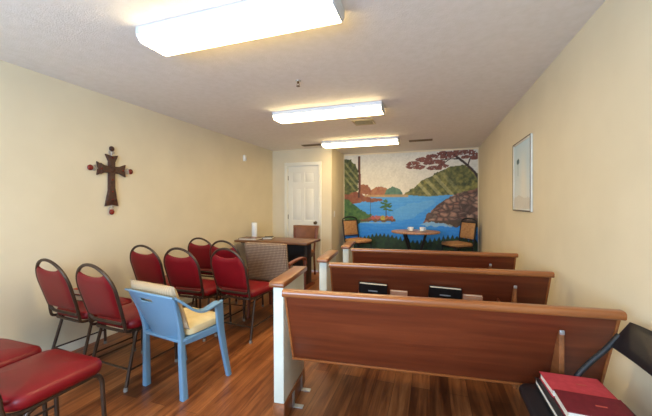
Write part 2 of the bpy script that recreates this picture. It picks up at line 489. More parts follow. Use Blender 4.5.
d.box((dcx, y0+0.022, (dz0+dz1)/2), (dw, 0.022, dz1-dz0))
xs = [dcx-dw/2, dcx-dw/2+st, dcx-st*0.4, dcx+st*0.4, dcx+dw/2-st, dcx+dw/2]
zs = [dz0, 0.22, 0.83, 0.98, 1.62, 1.72, 1.93, dz1]
for i in (0, 2, 4): d.box(((xs[i]+xs[i+1])/2, y0+0.006, (dz0+dz1)/2), (xs[i+1]-xs[i], 0.012, dz1-dz0), bevel=0.002, seg=1)
for j in (0, 2, 4, 6): d.box((dcx, y0+0.006, (zs[j]+zs[j+1])/2), (dw-0.004, 0.0119, zs[j+1]-zs[j]), bevel=0.002, seg=1)
for i in (1, 3):
    for j in (1, 3, 5):
        d.box(((xs[i]+xs[i+1])/2, y0+0.008, (zs[j]+zs[j+1])/2), (xs[i+1]-xs[i]-0.05, 0.012, zs[j+1]-zs[j]-0.05), bevel=0.005)
door = d.build('door_1', M_DOOR); struct(door, 'white six-panel door in the far left corner', 'door')
k = MB()
kx = DX1-0.07
t = bmesh.new()
for r, yy in ((0.027, 0.0),): pass
t.free()
def lathe_y(m, prof, c, seg=20):
    q = MB(); q.lathe(prof, (0, 0, 0), seg)
    bmesh.ops.transform(q.bm, matrix=Matrix.Translation(c) @ Matrix.Rotation(PI/2, 4, 'X'), verts=q.bm.verts)
    me = bpy.data.meshes.new('tmp'); q.bm.to_mesh(me); q.bm.free(); m.bm.from_mesh(me); bpy.data.meshes.remove(me)
lathe_y(k, [(0.032, 0), (0.032, 0.006), (0.012, 0.012), (0.012, 0.035), (0.026, 0.045), (0.028, 0.058), (0.018, 0.07), (0, 0.072)], (kx, y0, 0.94))
kn = k.build('door_handle', M_BRASS, door)
for z in (0.25, 1.05, 1.82):
    MB().tube([(DX0+0.018, YD+0.004, z-0.045), (DX0+0.018, YD+0.004, z+0.045)], 0.006).build('hinge', M_BRASS, door)

# ------------------------------------------------------------------ mural (paint on a grid of small facets)
rs = np.random.RandomState(3)
def vnoise(x, y, sc, seed):
    r = np.random.RandomState(seed).rand(64, 64)
    X, Y = x/sc, y/sc
    xi, yi = np.floor(X).astype(int), np.floor(Y).astype(int)
    fx, fy = X-xi, Y-yi; fx = fx*fx*(3-2*fx); fy = fy*fy*(3-2*fy)
    g = lambda a, b: r[a % 64, b % 64]
    return (g(xi, yi)*(1-fx)+g(xi+1, yi)*fx)*(1-fy)+(g(xi, yi+1)*(1-fx)+g(xi+1, yi+1)*fx)*fy
def fbm(x, y, sc, seed):
    return vnoise(x, y, sc, seed)*0.55+vnoise(x, y, sc/2, seed+1)*0.28+vnoise(x, y, sc/4, seed+2)*0.17
def inpoly(x, y, P):
    c = np.zeros(x.shape, bool); n = len(P)
    for i in range(n):
        x1, y1 = P[i]; x2, y2 = P[(i+1) % n]
        if y1 == y2: continue
        cond = ((y1 > y) != (y2 > y)) & (x < (x2-x1)*(y-y1)/(y2-y1)+x1)
        c ^= cond
    return c
def segdist(x, y, P):
    d = np.full(x.shape, 1e9)
    for (x1, y1), (x2, y2) in zip(P, P[1:]):
        l2 = (x2-x1)**2+(y2-y1)**2
        t = np.clip(((x-x1)*(x2-x1)+(y-y1)*(y2-y1))/l2, 0, 1)
        d = np.minimum(d, np.hypot(x-x1-t*(x2-x1), y-y1-t*(y2-y1)))
    return d
def L3(c): return np.array(c, float)
def put(C, mask, c, alpha=1.0):
    a = (mask.astype(float)*alpha)[..., None]
    C[:] = C*(1-a)+(c if isinstance(c, np.ndarray) and c.ndim == 3 else L3(c))*a
def two(n, c1, c2): return L3(c1)*(1-n[..., None])+L3(c2)*n[..., None]

def paint_mural(x, y):
    # x 42..472, y 60..448 in a sketch grid
    wx = x+(fbm(x, y, 14, 20)-0.5)*12; wy = y+(fbm(x, y, 14, 30)-0.5)*12
    n8 = fbm(x, y, 9, 1); n20 = fbm(x, y, 24, 5); n5 = fbm(x, y, 5, 9)
    s = np.clip((y-60)/150, 0, 1)
    C = two(s, (212, 211, 202), (226, 217, 196))
    C += (n20[..., None]-0.5)*14
    # far shore, hills
    put(C, inpoly(wx, wy, [(125, 205), (135, 186), (150, 178), (165, 174), (185, 176), (200, 186), (205, 208)]), two(n8, (150, 82, 62), (176, 128, 80)))
    put(C, inpoly(wx, wy, [(180, 208), (190, 184), (208, 176), (228, 178), (242, 188), (248, 208)]), two(n8, (62, 104, 92), (112, 140, 108)))
    put(C, inpoly(wx, wy, [(240, 212), (262, 190), (300, 160), (330, 144), (360, 128), (395, 112), (425, 108), (452, 118), (476, 140), (476, 222), (240, 218)]), two(np.clip(n8*1.5-0.25, 0, 1), (58, 66, 28), (146, 138, 66)))
    # sun rays over the hill
    for k, a in ((0, 0.5), (34, 0.42), (70, 0.45), (100, 0.25)):
        dd = np.abs((x-(282+k))-(y-150)*0.85)
        put(C, (dd < 7) & inpoly(x, y, [(245, 214), (300, 160), (400, 112), (440, 120), (440, 216)]), (206, 196, 140), a)
    # water
    wat = y > 206+2*np.sin(x/23)
    band = np.clip(0.5+0.5*np.sin(y*0.55+fbm(x, y*4, 40, 50)*9), 0, 1)
    depth = np.clip((y-206)/140, 0, 1)
    Wc = two(depth, (78, 156, 218), (22, 126, 224)); Wc = Wc*(1-0.16*band[..., None])+L3((140, 196, 232))*0.16*band[..., None]
    put(C, wat, Wc)
    put(C, inpoly(wx, wy, [(200, 262), (260, 232), (340, 222), (350, 232), (300, 262), (262, 288), (210, 288)]), (118, 176, 216), 0.45)
    put(C, (y > 201) & (y < 210) & (x > 115) & (x < 262), (186, 146, 92), 0.85)
    # left bank
    put(C, inpoly(wx, wy, [(40, 212), (40, 192), (80, 190), (130, 208), (182, 220), (170, 227), (90, 228), (40, 232)]), two(n8, (120, 58, 40), (150, 96, 58)))
    put(C, inpoly(wx, wy, [(40, 70), (66, 78), (84, 96), (92, 120), (94, 160), (90, 190), (40, 200)]), two(np.clip(n8*1.5-0.25, 0, 1), (38, 52, 22), (104, 108, 48)))
    for k in (0, 26, 52):
        dd = np.abs((x-48)-(y-(92+k))*0.8)
        put(C, (dd < 4) & (x < 92) & (y > 86) & (y < 185), (196, 186, 130), 0.4)
    put(C, inpoly(wx, wy, [(92, 198), (96, 172), (112, 162), (128, 170), (140, 186), (140, 200)]), two(n8, (136, 74, 52), (160, 108, 66)))
    tr = np.abs(x-(96.5+0.8*np.sin(y/20)))
    put(C, (tr < 4.2) & (y > 66) & (y < 212), two(np.clip((x-92)/9, 0, 1), (58, 32, 22), (120, 64, 40)))
    # green point on the left
    put(C, inpoly(wx, wy, [(40, 216), (62, 222), (84, 240), (110, 258), (138, 270), (138, 284), (120, 294), (40, 302)]), two(np.clip(n8*1.3-0.1, 0, 1), (30, 74, 36), (88, 120, 50)))
    put(C, inpoly(wx, wy, [(40, 296), (90, 288), (110, 294), (40, 330)]), (30, 52, 28), 0.9)
    put(C, inpoly(wx, wy, [(96, 290), (130, 278), (180, 274), (214, 284), (218, 292), (150, 296)]), two(n8, (84, 62, 34), (120, 88, 48)))
    for bx, by, br, c in ((146, 281, 9, (186, 92, 78)), (160, 279, 8, (196, 110, 96)), (176, 280, 9, (196, 180, 62)), (192, 281, 8, (196, 120, 70)), (206, 283, 7, (190, 96, 74)), (132, 284, 7, (150, 92, 60))):
        put(C, np.hypot(wx-bx, (wy-by)*1.2) < br, two(n5, c, tuple(v*0.78 for v in c)))
    put(C, (np.abs(x-135) < 1.2) & (y > 214) & (y < 278), (66, 58, 40))
    put(C, (np.abs(x-188.5) < 1.6) & (y > 222) & (y < 280), (58, 46, 32))
    for tx, ty, rw, rh in ((188, 222, 7, 4), (181, 231, 10, 4), (197, 233, 10, 4), (178, 244, 12, 4.5), (200, 243, 10, 4), (190, 238, 10, 4), (184, 253, 9, 3.5), (200, 254, 8, 3)):
        put(C, ((wx-tx)/rw)**2+((wy-ty)/rh)**2 < 1, two(n5, (34, 74, 40), (74, 118, 60)))
    # rocks on the right
    rock = inpoly(wx, wy, [(308, 292), (322, 270), (344, 246), (372, 222), (408, 202), (440, 192), (476, 184), (476, 306), (400, 306), (360, 296)])
    pts = rs.rand(95, 2)*np.array([170, 125])+np.array([306, 183])
    d1 = np.full(x.shape, 1e9); d2 = d1.copy(); idx = np.zeros(x.shape, int)
    for q, (px, py) in enumerate(pts):
        d = np.hypot((wx-px)*0.85, (wy-py)*1.15)
        m = d < d1
        d2 = np.where(m, d1, np.minimum(d2, d)); idx = np.where(m, q, idx); d1 = np.where(m, d, d1)
    e = np.clip((d2-d1)/11, 0, 1)**0.8; tone = rs.rand(95)[idx]
    rc = two(tone, (146, 98, 78), (204, 164, 136))*(0.4+0.6*e[..., None])
    put(C, rock, rc)
    put(C, rock & (y > 286-(x-400)*0.02) & (x > 330), two(n8, (60, 44, 30), (86, 70, 44)), 0.8)
    put(C, inpoly(wx, wy, [(300, 300), (316, 292), (400, 300), (400, 308), (330, 304)]), (188, 206, 208), 0.6)
    put(C, (y > 296) & (y < 300) & (x > 98) & (x < 205), (170, 196, 200), 0.6)
    # overhanging maple
    for P, wd in (([(478, 160), (462, 132), (444, 112), (420, 90), (400, 74), (380, 68)], 3.6), ([(420, 90), (392, 88), (352, 92), (318, 104)], 1.8), ([(400, 76), (360, 74), (320, 82)], 1.6), ([(444, 110), (450, 90), (462, 76)], 2.0), ([(392, 88), (370, 104), (350, 116)], 1.4)):
        put(C, segdist(x, y, P) < wd, (56, 36, 30))
    for tx, ty, rw, rh in ((278, 100, 22, 6), (268, 110, 14, 4), (300, 112, 18, 6), (312, 88, 26, 6), (340, 78, 20, 6), (352, 96, 24, 7), (346, 116, 22, 6), (372, 108, 16, 5), (384, 78, 20, 7), (412, 70, 24, 7), (442, 68, 22, 7), (462, 82, 14, 8), (372, 68, 18, 5), (326, 100, 14, 5), (436, 84, 12, 5)):
        mk = ((wx-tx)/(rw*1.12))**2+((wy-ty)/(rh*1.2))**2 < 1.0
        put(C, mk & (n5 > 0.27), two(n5, (84, 38, 32), (150, 92, 74)))
    C += ((fbm(x, y, 4, 61)-0.5)*np.where((y > 206) & (np.abs(y-250) < 100), 16, 26))[..., None]
    # grass along the foot
    top = 350+10*np.sin(x/37)+(np.abs(np.mod(x*0.37, 5.0)-2.5)*5.2-8)*(0.5+vnoise(x, y*0+3, 6, 77))
    g = y > top
    put(C, g, two(np.clip(n8*1.2-0.1, 0, 1), (14, 38, 24), (40, 76, 34)))
    return np.clip(C, 0, 255)

def painted_sheet(name, mat, nx, nz, P00, ux, uz, paint, x0, x1, y0, y1):
    """grid facing -Y/-X etc: P00 bottom-left, ux along width, uz along height; paint(x,y) with y downward"""
    ix, iz = np.meshgrid(np.arange(nx+1), np.arange(nz+1), indexing='ij')
    X = x0+(x1-x0)*ix/nx; Yv = y1+(y0-y1)*iz/nz
    C = paint(X.astype(float), Yv.astype(float))/255
    Cl = np.where(C <= 0.04045, C/12.92, ((C+0.055)/1.055)**2.4)
    P00, ux, uz = np.array(P00), np.array(ux), np.array(uz)
    V = P00+ux*(ix/nx)[..., None]+uz*(iz/nz)[..., None]
    V = V.reshape(-1, 3)
    idx = (ix*(nz+1)+iz)
    F = np.stack([idx[:-1, :-1], idx[1:, :-1], idx[1:, 1:], idx[:-1, 1:]], -1).reshape(-1, 4)
    nfront = len(V)
    # a thin solid: back corners and rim
    nrm = np.cross(uz, ux); nrm = nrm/np.linalg.norm(nrm)*0.003
    extra = [P00+nrm, P00+ux+nrm, P00+ux+uz+nrm, P00+uz+nrm]
    V = np.vstack([V, extra])
    faces = F.tolist()
    b0, b1, b2, b3 = nfront, nfront+1, nfront+2, nfront+3
    faces.append([b3, b2, b1, b0])
    faces.append([b0, b1]+[int(idx[i, 0]) for i in range(nx, -1, -1)])
    faces.append([b2, b3]+[int(idx[i, nz]) for i in range(0, nx+1)])
    faces.append([b1, b2]+[int(idx[nx, j]) for j in range(nz, -1, -1)])
    faces.append([b3, b0]+[int(idx[0, j]) for j in range(0, nz+1)])
    me = bpy.data.meshes.new(name); me.from_pydata(V.tolist(), [], faces); me.materials.append(mat)
    at = me.color_attributes.new('paint', 'FLOAT_COLOR', 'POINT')
    cc = np.ones((len(V), 4)); cc[:nfront, :3] = Cl.reshape(-1, 3); cc[nfront:, :3] = 0.6
    at.data.foreach_set('color', cc.ravel())
    me.validate()
    o = bpy.data.objects.new(name, me); COL.objects.link(o)
    return o
mw = XR-XA-0.03
mur = painted_sheet('lake_mural', M_MURAL, 300, 270, (XA+0.015, YM-0.003, 0.0), (mw, 0, 0), (0, 0, ZC-0.035), paint_mural, 42, 472, 62, 448)
tag(mur, 'painted mural of a blue lake, rocks and red maple covering the end wall', 'mural')

# ------------------------------------------------------------------ ceiling fixtures
def ceiling_light(x0, x1, ya, yb, label):
    L = x1-x0; W = yb-ya
    t = thing('ceiling_light', label, 'ceiling light', ((x0+x1)/2, (ya+yb)/2, ZC), 0, 'fluorescent fixtures along the ceiling')
    MB().box((0, 0, -0.022), (L-0.024, W+0.004, 0.044), bevel=0.003).build('housing', M_HOUSING, t)
    pr = [(-W/2, -0.0445), (W/2, -0.0445), (W/2, -0.055), (W/2-0.014, -0.083), (-W/2+0.014, -0.083), (-W/2, -0.055)]
    MB().prism(pr, 'yz', -L/2+0.012, L/2-0.012, bevel=0.005).build('diffuser', M_DIFF, t)
    pe = [(-W/2-0.003, 0), (W/2+0.003, 0), (W/2+0.003, -0.05), (W/2-0.029, -0.086), (-W/2+0.029, -0.086), (-W/2-0.003, -0.05)]
    MB().prism(pe, 'yz', -L/2, -L/2+0.011, bevel=0.002, seg=1).build('end_cap', M_HOUSING, t)
    MB().prism(pe, 'yz', L/2-0.011, L/2, bevel=0.002, seg=1).build('end_cap', M_HOUSING, t)
    return t
ceiling_light(-1.69, -0.445, 1.415, 1.645, 'long white lit ceiling light nearest the viewer, largest of three')
ceiling_light(-1.745, -0.475, 3.23, 3.47, 'white lit ceiling light in the middle, second of three in line')
ceiling_light(-1.77, -0.48, 5.03, 5.27, 'white lit ceiling light farthest away, between two thin dark vents')

# ceiling vents
def vent(name, cx, cy, wx, wy, label, group, n, mat_f, mat_s):
    t = thing(name, label, 'vent', (cx, cy, ZC), 0, group)
    f = MB(); e = 0.022
    f.box((-wx/2+e/2, 0, -0.006), (e, wy, 0.012), bevel=0.003); f.box((wx/2-e/2, 0, -0.006), (e, wy, 0.012), bevel=0.003)
    f.box((0, -wy/2+e/2, -0.006), (wx-2*e, e, 0.012), bevel=0.003); f.box((0, wy/2-e/2, -0.006), (wx-2*e, e, 0.012), bevel=0.003)
    f.build('vent_frame', mat_f, t)
    MB().box((0, 0, -0.001), (wx-2*e, wy-2*e, 0.002)).build('duct_opening', M_VENTDARK, t)
    s = MB()
    for k in range(n):
        y = -wy/2+e+(k+0.5)*(wy-2*e)/n
        s.box((0, y, -0.007), (wx-2*e, (wy-2*e)/n*0.75, 0.002), rot=(0.6, 0, 0))
    s.build('louvres', mat_s, t)
vent('ceiling_vent', -0.82, 4.0, 0.27, 0.25, 'square beige ceiling vent between the second and third lights', None, 7, M_VENT, M_VENT)
vent('slot_vent', -2.04, 5.26, 0.36, 0.12, 'thin dark ceiling vent left of the farthest light, near the door', 'narrow ceiling vents', 3, M_SLOT, M_SLOT)
vent('slot_vent', -0.15, 5.45, 0.38, 0.12, 'thin dark ceiling vent right of the farthest light, before the mural', 'narrow ceiling vents', 3, M_SLOT, M_SLOT)

# sprinkler
t = thing('fire_sprinkler', 'small metal fire sprinkler head on the ceiling behind the nearest light', 'sprinkler', (-1.087, 2.48, ZC))
MB().lathe([(0.0, -0.0005), (0.024, -0.0005), (0.022, -0.005), (0.013, -0.009), (0, -0.009)]).build('escutcheon', M_METAL, t)
q = MB(); q.lathe([(0.0, -0.008), (0.009, -0.008), (0.009, -0.022), (0.006, -0.024), (0, -0.024)])
q.tube([(-0.008, 0, -0.022), (-0.013, 0, -0.035), (0, 0, -0.048)], 0.002, seg=6, smooth=4); q.tube([(0.008, 0, -0.022), (0.013, 0, -0.035), (0, 0, -0.048)], 0.002, seg=6, smooth=4)
q.build('sprinkler_body', M_BRASS, t)
MB().lathe([(0, -0.047), (0.016, -0.047), (0.016, -0.05), (0, -0.05)]).build('deflector', M_BRASS, t)

# wall sensor, light switch
t = thing('motion_sensor', 'small white sensor box high on the left wall near the corner', 'sensor', (XL, 4.6, 2.09))
MB().box((0.0175, 0, 0), (0.037, 0.06, 0.1), bevel=0.008).build('sensor_case', M_WHITE, t)
MB().box((0.037, 0, -0.015), (0.006, 0.04, 0.045), bevel=0.002).build('sensor_lens', M_CHINA, t)
t = thing('light_switch', 'white light switch on the recess wall right of the door', 'light switch', (XA, 5.8, 1.11))
MB().box((0.003, 0, 0), (0.006, 0.072, 0.116), bevel=0.002).build('switch_plate', M_WHITE, t)
MB().box((0.01, 0, 0.004), (0.014, 0.01, 0.022), rot=(0, 0.4, 0), bevel=0.002).build('toggle', M_WHITE, t)

# cross on the left wall (local: x out of wall, y along the wall, z up)
t = thing('wall_cross', 'dark carved wooden cross with red beads hanging on the left wall', 'cross', (XL, 2.255, 1.62))
zt, zb, arm = 0.18, -0.335, 0.148
zc = 0.03
P = []
def flare(cx, cz, dx, dz, w0, w1, L):
    """outline points of one arm end, narrow w0 near centre, notch at the flared tip"""
    nx, nz = -dz, dx
    return [(cx+nx*w0, cz+nz*w0), (cx+dx*L*0.55+nx*w0*1.0, cz+dz*L*0.55+nz*w0*1.0), (cx+dx*L+nx*w1, cz+dz*L+nz*w1),
            (cx+dx*(L-0.014), cz+dz*(L-0.014)),
            (cx+dx*L-nx*w1, cz+dz*L-nz*w1), (cx+dx*L*0.55-nx*w0, cz+dz*L*0.55-nz*w0), (cx-nx*w0, cz-nz*w0)]
w0 = 0.034
right = flare(0, zc, 1, 0, w0, 0.066, arm); up = flare(0, zc, 0, 1, w0, 0.066, zt-zc); left = flare(0, zc, -1, 0, w0, 0.066, arm); down = flare(0, zc, 0, -1, w0, 0.066, zc-zb)
out = []
for seg_ in (right, up, left, down):
    pts = seg_[1:-1][::-1] if False else seg_[1:-1][::-1]
    out += pts
# order: go counter-clockwise, insert inner corners
def arm_pts(s): return s[1:-1][::-1]
out = arm_pts(right)+[(w0, zc+w0)]+arm_pts(up)+[(-w0, zc+w0)]+arm_pts(left)+[(-w0, zc-w0)]+arm_pts(down)+[(w0, zc-w0)]
MB().prism(out, 'yz', 0.002, 0.024, bevel=0.004).build('cross_body', M_CROSS, t)
inner = [(y*0.80, zc+(z-zc)*0.86) for y, z in out]
MB().prism(inner, 'yz', 0.022, 0.030, bevel=0.002, seg=1).build('carved_inlay', M_CROSSIN, t)
q = MB()
q.lathe([(0, 0), (0.03, 0), (0.03, 0.006), (0.018, 0.012), (0, 0.012)])
bmesh.ops.transform(q.bm, matrix=Matrix.Translation((0.028, 0, zc)) @ Matrix.Rotation(PI/2, 4, 'Y'), verts=q.bm.verts)
q.build('rosette', M_CROSS, t)
for (y, z) in ((0, 0.15), (0, -0.07), (0, -0.19), (0, -0.27), (0.11, zc), (-0.11, zc)):
    MB().ball((0.031, y, z), 0.009, (0.6, 1, 1)).build('stud', M_GEM, t)
for (y, z, dy, dz) in ((0, zt, 0, 1), (0, zb, 0, -1), (arm, zc, 1, 0), (-arm, zc, -1, 0)):
    q = MB()
    ny, nz = -dz, dy
    for sgn in (-1, 1):
        q.tube([(0.012, y, z), (0.014, y+dy*0.02+sgn*ny*0.026, z+dz*0.02+sgn*nz*0.026), (0.014, y+dy*0.036+sgn*ny*0.014, z+dz*0.036+sgn*nz*0.014), (0.014, y+dy*0.028, z+dz*0.028)], 0.005, seg=7, smooth=5)
    q.tube([(0.012, y-dy*0.012, z-dz*0.012), (0.013, y+dy*0.045, z+dz*0.045)], 0.006, seg=7)
    f = q.build('filigree_tip', M_SILVER, t)
    MB().ball((0.016, y+dy*0.058, z+dz*0.058), 0.028, (0.5, 1, 1)).build('bead', M_GEM if dz <= 0 else M_CROSS, f)

# picture on the right wall
PY0, PY1, PZ0, PZ1 = 3.23, 3.86, H-0.075, H+0.635
t = thing('framed_picture', 'pale blue and white upright picture in thin frame on the right wall', 'picture', (XR, (PY0+PY1)/2, (PZ0+PZ1)/2))
pw, ph = PY1-PY0, PZ1-PZ0
f = MB()
for s_ in (-1, 1):
    f.box((-0.009, s_*(pw/2-0.013), 0), (0.018, 0.026, ph), bevel=0.004)
    f.box((-0.009, 0, s_*(ph/2-0.013)), (0.018, pw-0.052, 0.026), bevel=0.004)
f.build('picture_frame', M_FRAME, t)
f = MB()
for s_ in (-1, 1):
    f.box((-0.019, s_*(pw/2-0.006), 0), (0.004, 0.010, ph-0.004), bevel=0.001, seg=1)
    f.box((-0.019, 0, s_*(ph/2-0.006)), (0.004, pw-0.022, 0.010), bevel=0.001, seg=1)
f.build('frame_edge', M_FRAMEDARK, t)
def paint_canvas(x, y):
    # x 0..1 left (far) to right (near), y 0..1 downward
    n = fbm(x*100, y*100, 30, 4); n2 = fbm(x*100, y*100, 10, 8)
    C = two(np.clip(y+0.3*(n-0.5), 0, 1), (188, 212, 222), (222, 224, 218))
    C = two(np.clip(np.exp(-((x-0.62)/0.2)**2)*np.clip((y-0.05)*1.6, 0, 1)*0.8, 0, 1)*0+0, (0, 0, 0), (0, 0, 0)) if False else C
    a = np.exp(-((x-0.6-0.1*(n-0.5))/0.2)**2)*np.clip(y*1.8, 0, 1)*0.7
    C = C*(1-a[..., None])+L3((232, 226, 210))*a[..., None]
    put(C, y > 0.82+0.08*(n-0.5), two(n2, (196, 188, 172), (212, 206, 192)), 0.7)
    put(C, ((x-0.27)/0.09)**2+((y-0.27)/0.045)**2 < 1+0.6*(n2-0.5), (52, 92, 100))
    put(C, (np.abs(x-0.27) < 0.015) & (y > 0.27) & (y < 0.5), (110, 140, 150), 0.6)
    return np.clip(C, 0, 255)
c_ = painted_sheet('canvas', M_CANVAS, 60, 70, (-0.012, pw/2-0.024, -ph/2+0.024), (0, -(pw-0.048), 0), (0, 0, ph-0.048), paint_canvas, 0, 1, 0, 1)
c_.parent = t

# ------------------------------------------------------------------ banquet chairs
def make_banquet(label):
    t = thing('banquet_chair', label, 'chair', (0,0,0), 0, 'red vinyl banquet chairs')
    LX = 0.197
    def hw(z):                                     # half width of the back loop
        if z <= 0.70: return LX-0.012*(0.70-z)/0.2
        return LX*math.sqrt(max(0, 1-((z-0.70)/0.19)**2))
    yb = lambda z: -0.205-(z-0.47)*0.30
    # back pad
    def fn(u, v):
        uu = -1+2*u
        ztop = 0.797+0.035*uu*uu; zb_ = 0.496+0.006*uu*uu
        z = zb_+v*(ztop-zb_)
        return (uu*(hw(z)-0.003), yb(z), z), (0, 1/1.044, 0.3/1.044)
    def th(u, v):
        e = (1-(2*u-1)**6)*(1-(2*v-1)**8)
        return 0.006+0.014*e**0.5
    MB().sheet(fn, 16, 16, th).build('backrest', M_REDVINYL, t, angle=60)
    # loop frame
    pts = []
    for k in range(0, 25):
        a = PI*k/24
        z = 0.70+0.19*math.sin(a); pts.append((LX*math.cos(a), yb(z), z))
    for z in (0.64, 0.58, 0.53): pts.append((-hw(z), yb(z), z))
    for dx, z in ((0.006, 0.484), (0.022, 0.462), (0.05, 0.454)): pts.append((-hw(0.5)+dx, yb(z), z))
    for dx, z in ((0.05, 0.454), (0.022, 0.462), (0.006, 0.484)): pts.append((hw(0.5)-dx, yb(z), z))
    for z in (0.53, 0.58, 0.64): pts.append((hw(z), yb(z), z))
    MB().tube(pts, 0.0115, closed=True, seg=10).build('back_frame', M_BRONZE, t)
    # seat
    MB().cushion(0.435, 0.405, 0.066, 0.075, 0.018, (0, 0.02, 0.408), taper=0.07, edge=0.024).build('seat', M_REDVINYL, t, angle=60)
    sf = MB()
    ring = [(x, y+0.012, 0.396) for x, y in rrect(0.375, 0.385, 0.06)]
    sf.tube(ring, 0.011, closed=True, seg=8)
    for s_ in (-1, 1):
        sf.tube([(s_*0.187, yb(0.50), 0.50), (s_*0.188, -0.207, 0.445), (s_*0.187, -0.19, 0.405), (s_*0.186, -0.12, 0.396)], 0.0105, seg=8, smooth=4)
    sf.build('seat_frame', M_BRONZE, t)
    for s_ in (-1, 1):
        l = MB().tube([(s_*0.176, 0.10, 0.397), (s_*0.184, 0.175, 0.392), (s_*0.19, 0.207, 0.355), (s_*0.193, 0.214, 0.25), (s_*0.198, 0.226, 0.012)], 0.0115, seg=10, smooth=5).build('leg', M_BRONZE, t)
        MB().lathe([(0, 0), (0.014, 0), (0.015, 0.012), (0.0125, 0.026), (0, 0.026)], (s_*0.198, 0.226, 0), 12).build('foot_glide', M_GLIDE, l)
        l = MB().tube([(s_*0.184, -0.06, 0.394), (s_*0.187, -0.112, 0.382), (s_*0.19, -0.13, 0.34), (s_*0.205, -0.212, 0.012)], 0.0115, seg=10, smooth=5).build('leg', M_BRONZE, t)
        MB().lathe([(0, 0), (0.014, 0), (0.015, 0.012), (0.0125, 0.026), (0, 0.026)], (s_*0.205, -0.212, 0), 12).build('foot_glide', M_GLIDE, l)
        MB().tube([(s_*0.197, 0.221, 0.13), (s_*0.201, -0.181, 0.13)], 0.007, seg=8).build('stretcher', M_BRONZE, t)
    MB().tube([(-0.201, -0.181, 0.135), (0.201, -0.181, 0.135)], 0.007, seg=8).build('stretcher', M_BRONZE, t)
    return t
BC = [
    (-2.705, 1.86, -0.07, 'red vinyl banquet chair with books on its seat, against the left wall'),
    (-2.205, 1.83, -0.06, 'red vinyl banquet chair directly left of the blue plastic armchair'),
    (-2.735, 2.68, 0.0, 'red vinyl banquet chair by the wall under the cross, behind the blue chair'),
    (-2.25, 2.64, 0.02, 'red vinyl banquet chair in the middle of the three behind the blue armchair'),
    (-1.79, 2.76, -0.06, 'red vinyl banquet chair nearest the white pew end, in front of the woven armchair'),
    (-2.665, 3.41, 0.0, 'red vinyl banquet chair farthest away, against the left wall before the desk'),
    (-2.215, 3.26, 0.0, 'red vinyl banquet chair directly left of the woven patterned armchair'),
    (-1.88, 1.0, 0.0, 'red vinyl banquet chair closest to the viewer, big glossy seat at lower left'),
    (-2.36, 0.99, 0.0, 'red vinyl banquet chair cut by the left frame edge, beside the closest chair'),
]
c0 = make_banquet(BC[0][3]); c0.location = (BC[0][0], BC[0][1], 0); c0.rotation_euler.z = BC[0][2]
for x, y, r, l in BC[1:]: dup(c0, (x, y, 0), r, l)

# ------------------------------------------------------------------ blue plastic armchair
t = thing('plastic_armchair', 'light blue moulded plastic armchair holding beige cushions among red chairs', 'chair', (-1.73, 1.86, 0), -0.14)
def bfn(u, v):
    a = -1+2*u
    z = 0.395+v*0.338
    half = 0.178+0.062*v
    x = a*half
    y = -0.195-(z-0.4)*0.40+0.05*a*a
    zz = z-0.022*v*a*a
    n = Vector((-0.09*a, 1, 0.40)).normalized()
    return (x, y, zz), n
slot = lambda u, v: 0.36 < u < 0.64 and 0.80 < v < 0.875
MB().sheet(bfn, 36, 40, lambda u, v: 0.0045, slot).build('backrest', M_BLUE, t, angle=50)
rim = [bfn(u, 1.0)[0] for u in [i/20 for i in range(21)]]
MB().bar([(p[0], p[1]-0.006, p[2]) for p in rim], 0.03, 0.013, up=(0, 0.3, 1)).build('back_rim', M_BLUE, t)
MB().cushion(0.43, 0.38, 0.022, 0.06, -0.012, (0, -0.015, 0.385), taper=0.06, edge=0.008).build('seat', M_BLUE, t)
sk = MB()
for s_ in (-1, 1):
    sk.bar([(s_*0.188, -0.185, 0.385), (s_*0.212, 0.0, 0.385), (s_*0.226, 0.125, 0.387)], 0.014, 0.05, smooth=4)
sk.bar([(-0.215, 0.165, 0.385), (0.215, 0.165, 0.385)], 0.014, 0.045)
sk.build('seat_apron', M_BLUE, t)
for s_ in (-1, 1):
    MB().bar([(s_*0.236, -0.27, 0.708), (s_*0.25, -0.22, 0.665), (s_*0.262, -0.15, 0.605), (s_*0.265, -0.08, 0.576), (s_*0.265, -0.01, 0.583), (s_*0.262, 0.055, 0.594), (s_*0.258, 0.085, 0.578)], 0.034, 0.016, 0.054, 0.018, smooth=5).build('armrest', M_BLUE, t)
    MB().bar([(s_*0.222, -0.265, 0.69), (s_*0.200, -0.215, 0.56), (s_*0.185, -0.185, 0.43), (s_*0.186, -0.18, 0.30), (s_*0.196, -0.17, 0.0)], 0.020, 0.026, 0.040, 0.046, up=(0, 1, 0), smooth=5).build('leg', M_BLUE, t)
    MB().bar([(s_*0.258, 0.072, 0.592), (s_*0.249, 0.092, 0.50), (s_*0.234, 0.118, 0.38), (s_*0.238, 0.150, 0.2), (s_*0.245, 0.19, 0.0)], 0.022, 0.075, 0.032, 0.036, up=(0, 1, 0), smooth=5).build('leg', M_BLUE, t)
mrot = Matrix.Translation((-1.73, 1.86, 0)) @ Matrix.Rotation(-0.14, 4, 'Z')
o = MB().cushion(0.40, 0.34, 0.06, 0.07, 0.02, (0, 0, 0)).build('seat_cushion', M_CREAM)
o.matrix_world = mrot @ Matrix.Translation((0.01, 0.015, 0.41))
tag(o, 'flat cream seat cushion lying on the blue plastic chair', 'cushion')
o = MB().pillow(0.46, 0.34, 0.09, Matrix.Identity(4)).build('back_cushion', M_TAN, angle=80)
o.matrix_world = mrot @ Matrix.Translation((-0.01, -0.205, 0.62)) @ Matrix.Rotation(math.radians(21), 4, 'X')
tag(o, 'tan striped back cushion leaning inside the blue plastic chair', 'cushion')

